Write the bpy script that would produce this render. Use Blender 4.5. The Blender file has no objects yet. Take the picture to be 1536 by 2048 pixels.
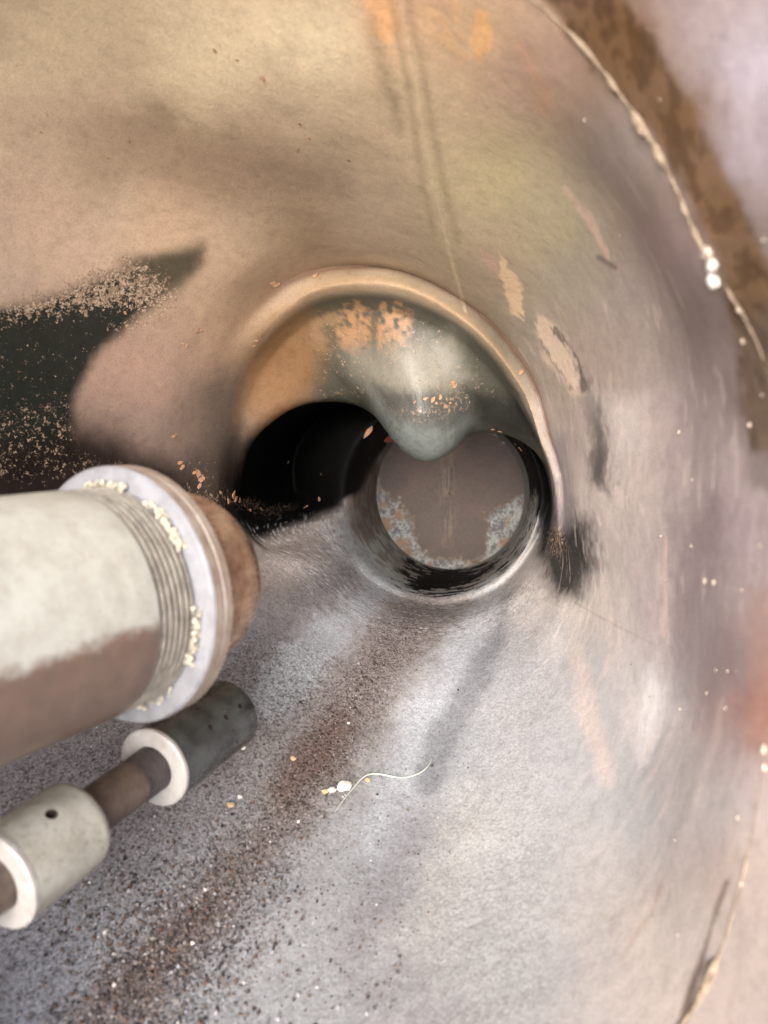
import bpy, bmesh, math, random
import numpy as np
from mathutils import Vector, Matrix, noise as mnoise
from mathutils.bvhtree import BVHTree

random.seed(7)
rng = np.random.default_rng(11)
S = bpy.context.scene
COL = S.collection
PITCH = math.radians(34)                     # the hopper is seen looking down into it
TILT = Matrix.Rotation(-PITCH, 4, 'X')       # vessel frame (y = into the vessel) -> world
F = 1500.0


def ray(px, py, d=1.0):
    return Vector(((px - 768) / F * d, d, (1024 - py) / F * d))


def lin(r, g, b):
    out = []
    for c in (r, g, b):
        c = c / 255.0
        out.append(c / 12.92 if c <= 0.04045 else ((c + 0.055) / 1.055) ** 2.4)
    return np.array(out)


# ------------------------------------------------------------------ object helpers
def tag(o, label=None, cat=None, group=None, kind=None):
    for k, v in (('label', label), ('category', cat), ('group', group), ('kind', kind)):
        if v:
            o[k] = v
    return o


def empty(name, base):
    o = bpy.data.objects.new(name, None)
    COL.objects.link(o)
    o.empty_display_size = 0.02
    o.matrix_basis = TILT @ Matrix.Translation(base)
    o['_b'] = list(base)
    return o


def place(name, me, parent=None, base=None):
    """link a mesh whose vertices are given in the vessel frame"""
    o = bpy.data.objects.new(name, me)
    COL.objects.link(o)
    if parent is None:
        base = base if base is not None else Vector((0, 0, 0))
        me.transform(Matrix.Translation(-base))
        o.matrix_basis = TILT @ Matrix.Translation(base)
        o['_b'] = list(base)
    else:
        b = Vector(parent['_b'])
        me.transform(Matrix.Translation(-b))
        o.parent = parent
        o['_b'] = list(b)
    return o


# ------------------------------------------------------------------ numpy noise
def _hash(ix, iy, iz, seed):
    n = (ix.astype(np.int64) * 374761393 + iy.astype(np.int64) * 668265263 + iz.astype(np.int64) * 2147483647 + seed * 1274126177)
    n = (n ^ (n >> 13)) * 1274126177
    n = n ^ (n >> 16)
    return (n & 0xFFFF).astype(np.float32) / 65535.0


def vnoise(p, scale, seed=0):
    q = p * scale
    i = np.floor(q)
    f = q - i
    f = f * f * (3 - 2 * f)
    i = i.astype(np.int64)
    r = 0
    for dx in (0, 1):
        wx = f[:, 0] if dx else 1 - f[:, 0]
        for dy in (0, 1):
            wy = f[:, 1] if dy else 1 - f[:, 1]
            for dz in (0, 1):
                wz = f[:, 2] if dz else 1 - f[:, 2]
                r = r + wx * wy * wz * _hash(i[:, 0] + dx, i[:, 1] + dy, i[:, 2] + dz, seed)
    return r


def fbm(p, scale, octaves=4, seed=0):
    a, t, tot = 1.0, 0, 0
    for k in range(octaves):
        t = t + a * vnoise(p, scale * 2 ** k, seed + k * 17)
        tot += a
        a *= 0.5
    return t / tot - 0.5


def pchip(x, y, xq):
    x = np.asarray(x, float)
    y = np.asarray(y, float)
    h = np.diff(x)
    dl = np.diff(y) / h
    m = np.zeros_like(y)
    m[0], m[-1] = dl[0], dl[-1]
    for k in range(1, len(x) - 1):
        if dl[k - 1] * dl[k] > 0:
            w1, w2 = 2 * h[k] + h[k - 1], h[k] + 2 * h[k - 1]
            m[k] = (w1 + w2) / (w1 / dl[k - 1] + w2 / dl[k])
    i = np.clip(np.searchsorted(x, xq) - 1, 0, len(x) - 2)
    t = (xq - x[i]) / h[i]
    return ((2 * t ** 3 - 3 * t ** 2 + 1) * y[i] + (t ** 3 - 2 * t ** 2 + t) * h[i] * m[i]
            + (-2 * t ** 3 + 3 * t ** 2) * y[i + 1] + (t ** 3 - t ** 2) * h[i] * m[i + 1])


def smooth(x):
    x = np.clip(x, 0, 1)
    return x * x * (3 - 2 * x)


# ------------------------------------------------------------------ vessel wall: cross sections (bearing, reach, depth)
CX, CY = 890.0, 990.0
R_WELD = [(0, 665, .19), (20, 690, .19), (40, 703, .19), (61, 828, .20), (80, 1005, .21), (100, 1150, .235), (120, 1350, .27), (140, 1500, .31),
          (160, 1400, .34), (180, 1250, .35), (200, 1250, .34), (225, 1450, .27), (250, 1450, .225), (270, 1350, .21), (295, 1155, .215), (308, 968, .20), (323, 806, .20), (340, 700, .19)]
R_MID = [(0, 430, .30), (22, 470, .30), (45, 560, .29), (65, 650, .29), (90, 760, .295), (112, 850, .33), (135, 950, .40), (155, 900, .43), (180, 850, .43),
         (200, 800, .43), (225, 850, .37), (250, 820, .34), (270, 780, .335), (295, 700, .33), (315, 600, .315), (338, 480, .305)]
R_PRE = [(0, 260, .46), (22, 270, .455), (45, 330, .44), (65, 410, .43), (82, 450, .42), (105, 540, .44), (127, 600, .47), (145, 600, .485), (165, 570, .5),
         (180, 560, .51), (195, 540, .50), (210, 500, .46), (235, 480, .45), (270, 470, .445), (300, 430, .44), (320, 370, .44), (340, 290, .455)]
R_CREASE = [(8, 236, .505), (24, 238, .50), (57, 300, .49), (82, 380, .485), (109, 484, .497), (127, 530, .503), (145, 538, .505), (165, 520, .518),
            (185, 500, .528), (200, 470, .50), (215, 430, .47), (240, 410, .47), (270, 400, .47), (300, 360, .475), (325, 290, .49), (345, 245, .505)]
R_CREST = [(8, 218, .512), (24, 217, .505), (57, 270, .487), (82, 346, .476), (109, 450, .486), (127, 490, .504), (145, 490, .522), (165, 465, .54),
           (185, 440, .545), (200, 420, .515), (215, 380, .485), (240, 370, .485), (270, 350, .49), (300, 320, .50), (330, 255, .515), (350, 226, .515)]
R_INNER = [(8, 214, .54), (24, 211, .54), (45, 222, .528), (60, 244, .516), (82, 304, .503), (109, 394, .512), (127, 438, .53), (145, 446, .547), (165, 430, .56),
           (185, 420, .565), (197, 380, .53), (215, 330, .505), (270, 300, .515), (300, 280, .525), (330, 232, .54), (350, 218, .54)]
R_LIP = [(0, 210, .567), (22, 203, .567), (38, 182, .567), (52, 158, .565), (66, 139, .56), (78, 108, .552), (90, 94, .545), (103, 88, .543), (112, 91, .545), (118, 100, .548), (123, 128, .553),
         (127, 175, .56), (130, 212, .565), (134, 250, .575), (147, 335, .58), (154, 365, .575), (167, 405, .575), (181, 415, .575), (192, 395, .55), (205, 320, .52), (220, 280, .53),
         (270, 255, .54), (300, 240, .55), (330, 222, .56), (345, 213, .565)]
R_RECESS = [(0, 214, .60), (22, 212, .61), (45, 200, .63), (67, 195, .65), (90, 190, .66), (115, 200, .68), (131, 240, .70), (147, 290, .72), (165, 310, .73), (178, 300, .73), (184, 292, .70), (192, 300, .575),
            (205, 265, .55), (220, 238, .57), (270, 222, .58), (300, 215, .585), (330, 205, .595), (348, 206, .60)]
R_MOUTH = [(a, 189 - 8 * math.cos(math.radians(a)), .62 + .02 * math.exp(-((a - 140) / 35) ** 2)) for a in range(0, 360, 15)]
R_END = [(a, 153 + 16 * math.cos(math.radians(a)) + 5 * math.sin(math.radians(a)), .81) for a in range(0, 360, 15)]

NPHI = 1200
PHI = np.linspace(0, 360, NPHI, endpoint=False)


def ring(tab):
    a = np.array(tab, float)
    x = np.concatenate([a[:, 0] - 360, a[:, 0], a[:, 0] + 360])
    r = pchip(x, np.tile(a[:, 1], 3), PHI)
    d = pchip(x, np.tile(a[:, 2], 3), PHI)
    c, s = np.cos(np.radians(PHI)), np.sin(np.radians(PHI))
    X = (CX + r * c - 768) / F * d
    Z = (1024 - (CY - r * s)) / F * d
    return np.stack([X, d, Z], 1)


rings = [None, None] + [ring(t) for t in (R_WELD, R_MID, R_PRE, R_CREASE, R_CREST, R_INNER, R_LIP, R_RECESS, R_MOUTH, R_END)]
w0 = rings[2].copy()
mouth_y = .03
r0 = w0.copy(); r0[:, 1] = mouth_y
r1 = w0.copy(); r1[:, 1] = .5 * w0[:, 1] + .5 * mouth_y
c0 = w0.mean(0)
r1[:, [0, 2]] = c0[[0, 2]] + (w0[:, [0, 2]] - c0[[0, 2]]) * 1.02
r0[:, [0, 2]] = c0[[0, 2]] + (w0[:, [0, 2]] - c0[[0, 2]]) * 1.02
rings[0], rings[1] = r0, r1
P = np.stack(rings)                                   # ring, phi, xyz
NR = [24, 60, 110, 90, 44, 26, 44, 60, 50, 50]        # rows between rings up to the pipe mouth .. end
tk = np.arange(len(rings), dtype=float)
tq = np.concatenate([np.linspace(k, k + 1, n, endpoint=False) for k, n in enumerate(NR)] + [[float(len(NR))]])
tq = np.concatenate([tq, np.linspace(10, 11, 60)[1:]]) if len(NR) == 10 else tq
NT = len(tq)


def loft(P, tq):
    n = P.shape[0]
    h = 1.0
    dl = np.diff(P, axis=0)
    m = np.zeros_like(P)
    m[0], m[-1] = dl[0], dl[-1]
    a, b = dl[:-1], dl[1:]
    same = (a * b) > 0
    with np.errstate(divide='ignore', invalid='ignore'):
        hm = 2 * a * b / (a + b)
    m[1:-1] = np.where(same, hm, 0)
    m[10] = dl[9] * 0.4 + dl[10] * .6
    i = np.clip(np.floor(tq).astype(int), 0, n - 2)
    t = (tq - i)[:, None, None]
    out = ((2 * t ** 3 - 3 * t ** 2 + 1) * P[i] + (t ** 3 - 2 * t ** 2 + t) * m[i] + (-2 * t ** 3 + 3 * t ** 2) * P[i + 1] + (t ** 3 - t ** 2) * m[i + 1])
    return out


G = loft(P, tq)                                       # NT, NPHI, 3
# relax the near wall around its girth so that no ring table shows as a facet
k = np.exp(-(np.arange(-24, 25) / 11.0) ** 2); k /= k.sum()
Gs = sum(wt * np.roll(G, s, axis=1) for wt, s in zip(k, range(-24, 25)))
wr = smooth((5.0 - tq) / 1.5)[:, None, None]
G = G * (1 - wr) + Gs * wr


def normals(G):
    du = np.roll(G, -1, 1) - np.roll(G, 1, 1)
    dv = np.gradient(G, axis=0)
    n = np.cross(du, dv)
    n /= np.linalg.norm(n, axis=2, keepdims=True) + 1e-12
    return n


N = normals(G)
mid = G.mean(axis=1, keepdims=True)
if ((mid - G) * N)[:300].sum() < 0:
    N = -N
flat = G.reshape(-1, 3)
TT = np.repeat(tq, NPHI)
PH = np.tile(PHI, NT)
# bearing of every wall point from the camera (used to lay out rust, soot, scale and dark patches)
BX = 768 + F * flat[:, 0] / flat[:, 1]
BY = 1024 - F * flat[:, 2] / flat[:, 1]
n1 = fbm(flat, 45, 4, 1)
n2 = fbm(flat, 45, 4, 2)
n3 = fbm(flat, 220, 3, 3)
n4 = fbm(flat, 220, 3, 4)
n5 = fbm(flat, 14, 3, 5)
n6 = fbm(flat, 900, 2, 6)


def sdf_poly(pts, wob=0.0, fine=0.0):
    x = BX + wob * 2 * n1 + fine * 2 * n3
    y = BY + wob * 2 * n2 + fine * 2 * n4
    pts = np.array(pts, float)
    lo, hi = pts.min(0) - 160, pts.max(0) + 160
    sel = (x > lo[0]) & (x < hi[0]) & (y > lo[1]) & (y < hi[1])
    out = np.full(x.shape, 1e3)
    xs, ys = x[sel], y[sel]
    d = np.full(xs.shape, 1e9)
    ins = np.zeros(xs.shape, bool)
    m = len(pts)
    for i in range(m):
        ax, ay = pts[i]
        bx, by = pts[(i + 1) % m]
        ex, ey = bx - ax, by - ay
        t = np.clip(((xs - ax) * ex + (ys - ay) * ey) / (ex * ex + ey * ey + 1e-9), 0, 1)
        d = np.minimum(d, np.hypot(xs - ax - t * ex, ys - ay - t * ey))
        c = ((ay > ys) != (by > ys)) & (xs < ex * (ys - ay) / (ey + 1e-9) + ax)
        ins ^= c
    out[sel] = np.where(ins, -d, d)
    return out


def poly(pts, soft, wob=0, fine=0):
    return smooth(.5 - sdf_poly(pts, wob, fine) / (2 * soft))


def line(pts, width, soft, wob=0, fine=0):
    x = BX + wob * 2 * n1 + fine * 2 * n3
    y = BY + wob * 2 * n2 + fine * 2 * n4
    best = np.full(x.shape, 0.0)
    d = np.full(x.shape, 1e9)
    ws = width if hasattr(width, '__len__') else [width] * len(pts)
    for i in range(len(pts) - 1):
        ax, ay = pts[i]; bx, by = pts[i + 1]
        ex, ey = bx - ax, by - ay
        t = np.clip(((x - ax) * ex + (y - ay) * ey) / (ex * ex + ey * ey), 0, 1)
        w = ws[i] + (ws[i + 1] - ws[i]) * t
        d = np.minimum(d, np.hypot(x - ax - t * ex, y - ay - t * ey) - w)
    return smooth(.5 - d / (2 * soft))


def ell(cx, cy, rx, ry, soft, rot=0, wob=0, fine=0):
    x = BX + wob * 2 * n1 + fine * 2 * n3 - cx
    y = BY + wob * 2 * n2 + fine * 2 * n4 - cy
    c, s = math.cos(math.radians(rot)), math.sin(math.radians(rot))
    u, v = (x * c + y * s) / rx, (-x * s + y * c) / ry
    return smooth(.5 - (np.hypot(u, v) - 1) / (2 * soft))


CTRL = """100 50 194 174 140;400 150 196 177 142;650 100 198 180 145;250 320 172 150 123;500 350 164 142 116;650 320 168 148 120;100 420 166 141 116
350 450 165 138 110;600 480 160 138 112;750 400 176 156 128;850 250 186 166 132;980 350 186 170 128;1080 450 178 166 130;800 30 198 162 125;960 80 200 168 130
1050 120 180 150 130;1000 520 172 152 128;1130 550 165 155 140;1150 700 165 150 140;1250 300 160 145 135;1250 600 160 148 142;1330 480 150 130 128
1300 850 182 168 164;1400 850 162 148 148;1250 1000 190 178 172;1430 1050 156 140 142;1360 1180 168 154 153;1200 1200 186 177 170;1180 1400 182 178 180
1320 1400 205 198 196;1450 1350 150 132 132;1520 1400 165 115 100;1250 1600 184 181 181;1400 1600 188 179 175;1480 1750 180 163 153;1350 1850 182 172 164
1480 1950 182 167 157;1000 1900 176 174 174;1000 1700 182 180 180;1100 1500 178 176 180;1000 1350 162 162 166;900 1500 166 167 172;750 1700 160 160 164
500 1750 150 150 154;300 1950 150 150 156;100 2000 146 148 158;600 1950 165 164 166;150 1550 118 114 118;500 1300 122 119 121;600 1150 122 116 115
560 1100 128 120 116;700 1130 135 134 138;280 740 150 122 106;380 700 145 120 102;450 800 118 102 90;300 850 126 108 98;400 900 108 95 88;250 930 95 80 74
60 950 80 66 60;550 720 152 122 92;480 650 155 130 104;1250 80 120 90 62;1350 250 115 88 64;1430 400 104 85 68;1500 600 100 88 82;1500 800 124 109 104
1400 50 165 148 142;1500 150 182 170 172;1500 300 160 146 146;870 1010 105 86 76;760 760 125 122 108;1000 720 118 112 98"""
cw = np.zeros(flat.shape[0]); cc = np.zeros_like(flat)
wx, wy = BX + 70 * n1 + 25 * n3, BY + 70 * n2 + 25 * n4
for e in CTRL.replace('\n', ';').split(';'):
    a = [float(v) for v in e.split()]
    w = 1 / (((wx - a[0]) ** 2 + (wy - a[1]) ** 2) / 900 + 4) ** 1.7
    cw += w
    k = 1.22 if a[1] < 480 and a[0] < 1150 else ((.74 if a[0] < 800 else .84) if a[1] > 1250 and a[0] < 1300 else (.93 if a[1] > 1250 else 1.04))  # roof lightened and floor darkened in colour to offset the light
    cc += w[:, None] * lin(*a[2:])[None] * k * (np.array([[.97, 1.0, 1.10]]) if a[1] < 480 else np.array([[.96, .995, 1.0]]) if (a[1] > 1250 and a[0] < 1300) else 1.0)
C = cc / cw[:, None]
GRIT = np.zeros(len(C)); DUST = np.zeros(len(C)); GLOSS = np.zeros(len(C)); BUMP = np.zeros(len(C))


def paint(mask, rgb, a=1.0):
    global C
    m = np.clip(mask * a, 0, 1)[:, None]
    C = C * (1 - m) + lin(*rgb)[None] * m


front = TT < 8.02
fr = front.astype(float)
behind = smooth((TT - 8.0) / .12)
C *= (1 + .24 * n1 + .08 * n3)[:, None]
# --- upper drum wall
paint(poly([(120, 260), (320, 200), (480, 280), (660, 330), (700, 400), (420, 400), (180, 380)], 60, 40, 15), (126, 104, 82), .5 )
paint(poly([(735, -20), (790, -20), (800, 60), (785, 90), (740, 60)], 10, 10, 8), (232, 178, 128), .7)
paint(poly([(945, 20), (975, 20), (985, 90), (960, 130), (940, 80)], 8, 6, 8), (240, 190, 130), .75)
paint(poly([(840, -20), (930, -20), (950, 110), (920, 130), (860, 60)], 14, 10, 14) * (n3 > .02), (226, 182, 138), .5)
paint(line([(745, 40), (770, 150), (800, 260)], [12, 16, 6], 14, 6, 4), (140, 124, 98), .5)
paint(line([(1040, 90), (1090, 200), (1085, 215)], 12, 14, 10, 8), (205, 160, 130), .5)
# longitudinal seam in the drum roof
seam = line([(790, -40), (832, 160), (858, 320), (890, 470), (925, 600), (948, 700)], 3.2, 3, 2, 2) * (TT < 5.6)
seam2 = line([(806, -40), (850, 160), (880, 330), (915, 480)], 8, 9, 3, 3) * (TT < 5)
seam3 = line([(776, -40), (815, 160), (838, 320), (868, 470)], 6, 8, 3, 3) * (TT < 5)
paint(seam2 + seam3, (150, 132, 105), .5)
paint(seam, (206, 186, 156), .65)
# --- right wall
paint(line([(1130, 380), (1180, 440), (1215, 520)], [6, 10, 5], 5, 5, 5), (214, 186, 170), .7)
paint(line([(1195, 515), (1230, 535)], 5, 4, 3, 3), (96, 84, 78), .7)
paint(poly([(1000, 505), (1018, 540), (1040, 570), (1048, 640), (1025, 625), (1000, 560)], 4, 6, 9), (222, 194, 160), .95 )
paint(poly([(955, 495), (990, 520), (1000, 560), (970, 525)], 5, 6, 8), (196, 160, 146), .7)
paint(poly([(1080, 625), (1115, 650), (1160, 740), (1185, 790), (1150, 790), (1095, 720), (1070, 660)], 9, 8, 10), (222, 200, 178), .8)
paint(line([(1110, 655), (1150, 705), (1172, 780)], 3, 4, 5, 10), (66, 58, 54), .8 )
paint(line([(1080, 680), (1110, 730), (1145, 775)], 2, 4, 5, 10), (70, 60, 54), .7 )
paint(poly([(1165, 740), (1205, 800), (1225, 900), (1215, 985), (1180, 960), (1180, 850)], 18, 10, 12), (62, 60, 58), .85)
paint(poly([(1185, 790), (1280, 800), (1290, 900), (1240, 960), (1205, 860)], 30, 20, 14), (202, 192, 188), .7)
paint(poly([(1345, 250), (1400, 300), (1440, 600), (1440, 900), (1480, 1300), (1400, 1500), (1330, 1300), (1360, 900), (1390, 600)], 25, 35, 14), (132, 116, 116), .22)
paint(poly([(1400, 980), (1450, 990), (1410, 1180), (1370, 1400), (1340, 1390), (1350, 1150)], 12, 14, 10), (128, 112, 114), .32)
paint(line([(1332, 1080), (1330, 1240), (1326, 1270)], 3, 3, 3, 3), (205, 172, 162), .7)
paint(line([(1150, 1300), (1175, 1420), (1215, 1560)], [10, 22, 16], 16, 12, 10), (208, 188, 178), .45)
paint(line([(1300, 1330), (1310, 1420), (1290, 1520)], [10, 16, 10], 12, 12, 8), (222, 220, 220), .4)
paint(poly([(1490, 1180), (1600, 1150), (1600, 1500), (1500, 1500)], 18, 20, 12), (150, 116, 100), .4)
paint(line([(1150, 1205), (1220, 1245), (1310, 1290)], 1.6, 2.5, 2, 1), (150, 140, 136), .6)
paint(line([(1455, 1760), (1420, 1870), (1395, 1960), (1360, 2060)], [4, 3, 9, 10], 5, 6, 6), (92, 72, 62), .85)
paint(line([(1330, 1750), (1300, 1830), (1240, 1920)], 3, 6, 10, 6), (150, 120, 100), .35)
# brown rust belt beyond the girth weld
belt = poly([(1060, -40), (1120, 40), (1190, 140), (1290, 255), (1380, 390), (1440, 550), (1475, 700), (1500, 900), (1620, 900), (1580, 620), (1480, 400), (1390, 240), (1310, 80), (1220, -40)], 14, 14, 12)
paint(belt, (104, 78, 50), .8)
paint(belt * (n3 > .05), (64, 46, 32), .5)
paint(poly([(1480, 640), (1600, 600), (1600, 1020), (1500, 960)], 25, 20, 10), (84, 76, 70), .55)
# --- near-black patches on the left wall and cavity, dust left on them
dark1 = poly([(-90, 640), (60, 610), (160, 570), (290, 515), (405, 492), (385, 545), (330, 600), (250, 655), (190, 720), (150, 800), (142, 880), (165, 920), (60, 960), (-90, 960)], 18, 14, 5) * fr
paint(dark1, (26, 32, 28), .97)
dark1b = poly([(250, 520), (405, 480), (410, 520), (360, 590), (280, 600)], 22, 12, 4) * fr
paint(dark1b, (84, 74, 58), .75)
dark2 = poly([(-90, 900), (150, 860), (260, 895), (350, 930), (410, 900), (480, 860), (520, 1000), (510, 1110), (300, 1060), (0, 1040), (-90, 1040)], 42, 14, 6) * fr * (PH < 200)
paint(dark2, (30, 24, 22), .95)
dark3 = poly([(560, 812), (525, 840), (480, 900), (462, 980), (420, 1010), (470, 1090), (520, 1085), (720, 990), (780, 900), (760, 790)], 18, 8, 4) * (PH < 203) * (PH > 100) * (TT > 7.0)
paint(dark3, (14, 14, 14), 1)
paint(poly([(400, 760), (470, 740), (480, 900), (420, 980), (360, 960), (400, 860)], 35, 15, 6) * fr, (84, 74, 66), .6)
DUST = np.maximum(DUST, 1.0 * line([(-20, 640), (120, 600), (260, 565), (330, 600)], [20, 34, 60, 34], 40, 14, 8))
DUST = np.maximum(DUST, .8 * line([(230, 655), (300, 640), (350, 590)], [18, 26, 14], 22, 10, 6))
DUST = np.maximum(DUST, .33 * poly([(-60, 680), (250, 640), (190, 760), (150, 830), (-60, 900)], 50, 20))
DUST = np.maximum(DUST, .55 * poly([(-60, 800), (150, 780), (160, 900), (300, 950), (420, 990), (200, 960), (-60, 980)], 40, 20))
DUST = np.maximum(DUST, .78 * line([(370, 985), (460, 1000), (540, 1020), (640, 1005)], [14, 14, 12, 6], 20, 12, 8) * (PH < 204))
DUST = np.maximum(DUST, .42 * poly([(330, 900), (420, 900), (480, 990), (560, 1030), (420, 1020)], 30, 20))
DUST = np.maximum(DUST, .4 * line([(190, 720), (330, 690), (400, 660)], 20, 30, 10))
DUST *= (TT < 9.0)
# --- throat ring: crease, bead, inner cove
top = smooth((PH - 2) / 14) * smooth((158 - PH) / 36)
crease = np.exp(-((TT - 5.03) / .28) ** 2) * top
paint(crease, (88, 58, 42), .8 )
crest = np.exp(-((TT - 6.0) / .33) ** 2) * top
paint(crest * (.35 + .65 * smooth((PH - 25) / 45)), (160, 130, 96), .6)  # highlight along the bead put into the colour
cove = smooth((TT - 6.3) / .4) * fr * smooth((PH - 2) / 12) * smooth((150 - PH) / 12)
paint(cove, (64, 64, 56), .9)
paint(ell(640, 670, 50, 70, .5, 0, 10, 10) * cove, (88, 82, 66), .8)
paint(ell(560, 735, 75, 120, .5, 20, 14, 8) * smooth((TT - 6.2) / .4) * fr, (136, 100, 66), .8)
tanp = np.maximum(ell(715, 662, 40, 52, .3, -8, 10, 22), ell(788, 660, 42, 52, .3, 8, 10, 22)) * fr * smooth(.85 + 4 * n3) * smooth((735 - BY) / 60)
paint(tanp, (164, 124, 88), .85)
paint(line([(752, 630), (752, 700), (745, 720)], 7, 6, 4, 4) * fr, (70, 68, 60), .7)
paint(poly([(610, 640), (670, 620), (690, 645), (640, 660), (660, 700), (630, 690)], 8, 8, 14) * fr, (140, 110, 80), .6)
paint(poly([(700, 700), (900, 670), (930, 750), (880, 800), (780, 790), (720, 750)], 40, 16, 8) * fr * (TT > 6.6), (136, 132, 120), .85)
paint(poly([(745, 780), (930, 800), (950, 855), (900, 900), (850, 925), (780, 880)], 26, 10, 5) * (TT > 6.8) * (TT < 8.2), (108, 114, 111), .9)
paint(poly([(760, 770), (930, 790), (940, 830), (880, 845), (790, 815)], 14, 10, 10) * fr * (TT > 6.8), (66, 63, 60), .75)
paint(poly([(930, 780), (1060, 800), (1120, 960), (1085, 900), (1030, 870), (960, 850)], 22, 10, 6) * fr * (TT > 6.8), (40, 40, 38), .9)  # shading right of the nose put into the colour
lipd = .7 * line([(620, 790), (740, 780)], 14, 16, 6, 6) + .85 * line([(770, 800), (850, 820), (920, 800), (905, 760)], [10, 18, 20, 12], 16, 10, 8) + .5 * line([(950, 700), (960, 760), (1060, 870)], [12, 14, 6], 20, 10, 8)
DUST = np.maximum(DUST, np.clip(lipd, 0, .8) * fr * (TT > 6.6) * .8)
DUST = np.maximum(DUST, .45 * poly([(610, 630), (900, 640), (960, 760), (930, 820), (760, 780), (640, 760)], 30, 14) * fr * (TT > 6.6))
# recess behind the lip: near-black
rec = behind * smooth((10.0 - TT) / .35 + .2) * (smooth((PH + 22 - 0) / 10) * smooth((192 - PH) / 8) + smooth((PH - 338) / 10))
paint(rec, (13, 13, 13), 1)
# right soot smear running down from the lip
sm = poly([(1062, 1060), (1078, 960), (1108, 970), (1130, 1030), (1180, 1040), (1195, 1130), (1165, 1200), (1120, 1195), (1085, 1150)], 30, 12, 14) * (TT < 9.6)
paint(sm, (34, 33, 34), .95)
paint(line([(1085, 930), (1105, 1010), (1095, 1100)], 12, 12, 4, 4) * (TT > 7.3) * (TT < 10), (16, 16, 16), .95)
DUST = np.maximum(DUST, .46 * ell(1112, 1080, 20, 36, .6, 0, 6, 8) + .3 * sm * (TT < 9))
paint(line([(1120, 880), (1135, 1000), (1125, 1050)], 14, 16, 6, 4) * (TT < 8), (136, 128, 132), .6)
# --- floor: grit runs and bluish scale
fl = smooth((PH - 186) / 6) * smooth((330 - PH) / 20)
paint(line([(870, 1190), (760, 1330), (650, 1520), (560, 1640), (420, 1800), (320, 1930), (200, 2080)], [60, 60, 66, 54, 60, 60, 90], 45, 24, 20) * fl, (104, 95, 92), .75)
paint(line([(700, 1430), (630, 1520), (560, 1590)], [14, 40, 22], 35, 20, 18) * fl, (82, 58, 48), .6)
paint(line([(430, 1800), (370, 1870), (200, 2000)], [10, 30, 20], 30, 20, 20) * fl, (84, 72, 68), .55)
paint(line([(690, 1150), (620, 1200), (430, 1310), (250, 1440)], [20, 36, 60, 90], 34, 16, 10) * fl, (98, 96, 99), .7)
paint(line([(760, 1180), (680, 1250), (600, 1330), (540, 1400)], [22, 34, 44, 40], 26, 20, 22) * fl, (158, 165, 172), .55)
paint(line([(985, 1190), (930, 1290), (880, 1400), (830, 1520), (760, 1680)], [18, 34, 50, 50, 44], 28, 18, 20) * fl, (166, 171, 180), .5)
paint(line([(1015, 1190), (1000, 1260), (960, 1340), (890, 1470), (860, 1560)], [8, 14, 26, 30, 30], 18, 10, 10) * fl, (106, 107, 113), .7)
paint(line([(820, 1640), (760, 1780), (700, 1900)], 30, 40, 20, 16) * fl, (122, 120, 124), .55)
paint(line([(950, 1620), (880, 1780), (840, 1880)], 40, 50, 20, 16) * fl, (176, 172, 164), .2)
GRIT = fl * (TT < 9.8) * np.clip(.35 + .0 * TT, 0, 1)
GRIT = np.maximum(GRIT, line([(830, 1230), (740, 1350), (640, 1520), (540, 1650), (400, 1820), (250, 2060)], [50, 60, 80, 90, 130, 180], 70, 20, 20) * fl)
GRIT = np.maximum(GRIT, .8 * poly([(500, 1250), (100, 1450), (-100, 1600), (-100, 2200), (400, 2200), (650, 1700), (720, 1300)], 80, 20) * fl)
GRIT *= smooth((1250 - BX) / 250)
# --- round the pipe mouth
lip_b = np.exp(-((TT - 9.75) / .35) ** 2) * smooth((PH - 186) / 8) * smooth((352 - PH) / 8)
st = fbm(np.stack([PH * .35, TT * 9, np.zeros_like(PH)], 1), 1.0, 4, 9)
st2 = fbm(np.stack([PH * .12, TT * 16, np.zeros_like(PH)], 1), 1.0, 4, 19)
paint(lip_b * smooth(.55 + 3 * st), (150, 156, 158), .6)
pin = smooth((TT - 9.9) / .15)
paint(pin, (140, 134, 126), .9)
paint(pin * smooth(.5 + 4 * st2), (196, 202, 202), .8 )
paint(pin * smooth((214 - PH) / 14) * smooth((PH - 150) / 10), (112, 84, 70), .6)
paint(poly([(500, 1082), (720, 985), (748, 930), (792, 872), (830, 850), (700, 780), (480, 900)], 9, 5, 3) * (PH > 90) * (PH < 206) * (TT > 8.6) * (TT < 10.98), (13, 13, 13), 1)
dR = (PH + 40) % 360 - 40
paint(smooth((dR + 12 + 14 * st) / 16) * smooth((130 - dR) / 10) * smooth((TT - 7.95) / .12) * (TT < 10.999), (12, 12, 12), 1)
tar2 = np.exp(-((PH - 272) / 30) ** 2) * np.exp(-((TT - 10.45) / .55) ** 2)
tar2 = smooth((1.25 * tar2 + 2.4 * st2 - .36) / .05) * (TT > 9.6) * smooth((PH - 226) / 16)
paint(tar2, (9, 9, 9), 1)
GLOSS = np.maximum(GLOSS, tar2 * .15)
GLOSS = np.maximum(GLOSS, .35 * cove)
GLOSS = np.maximum(GLOSS, .85 * ell(845, 850, 95, 70, .5) * fr * (TT > 7))
GLOSS = np.maximum(GLOSS, .2 * dark3)

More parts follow.
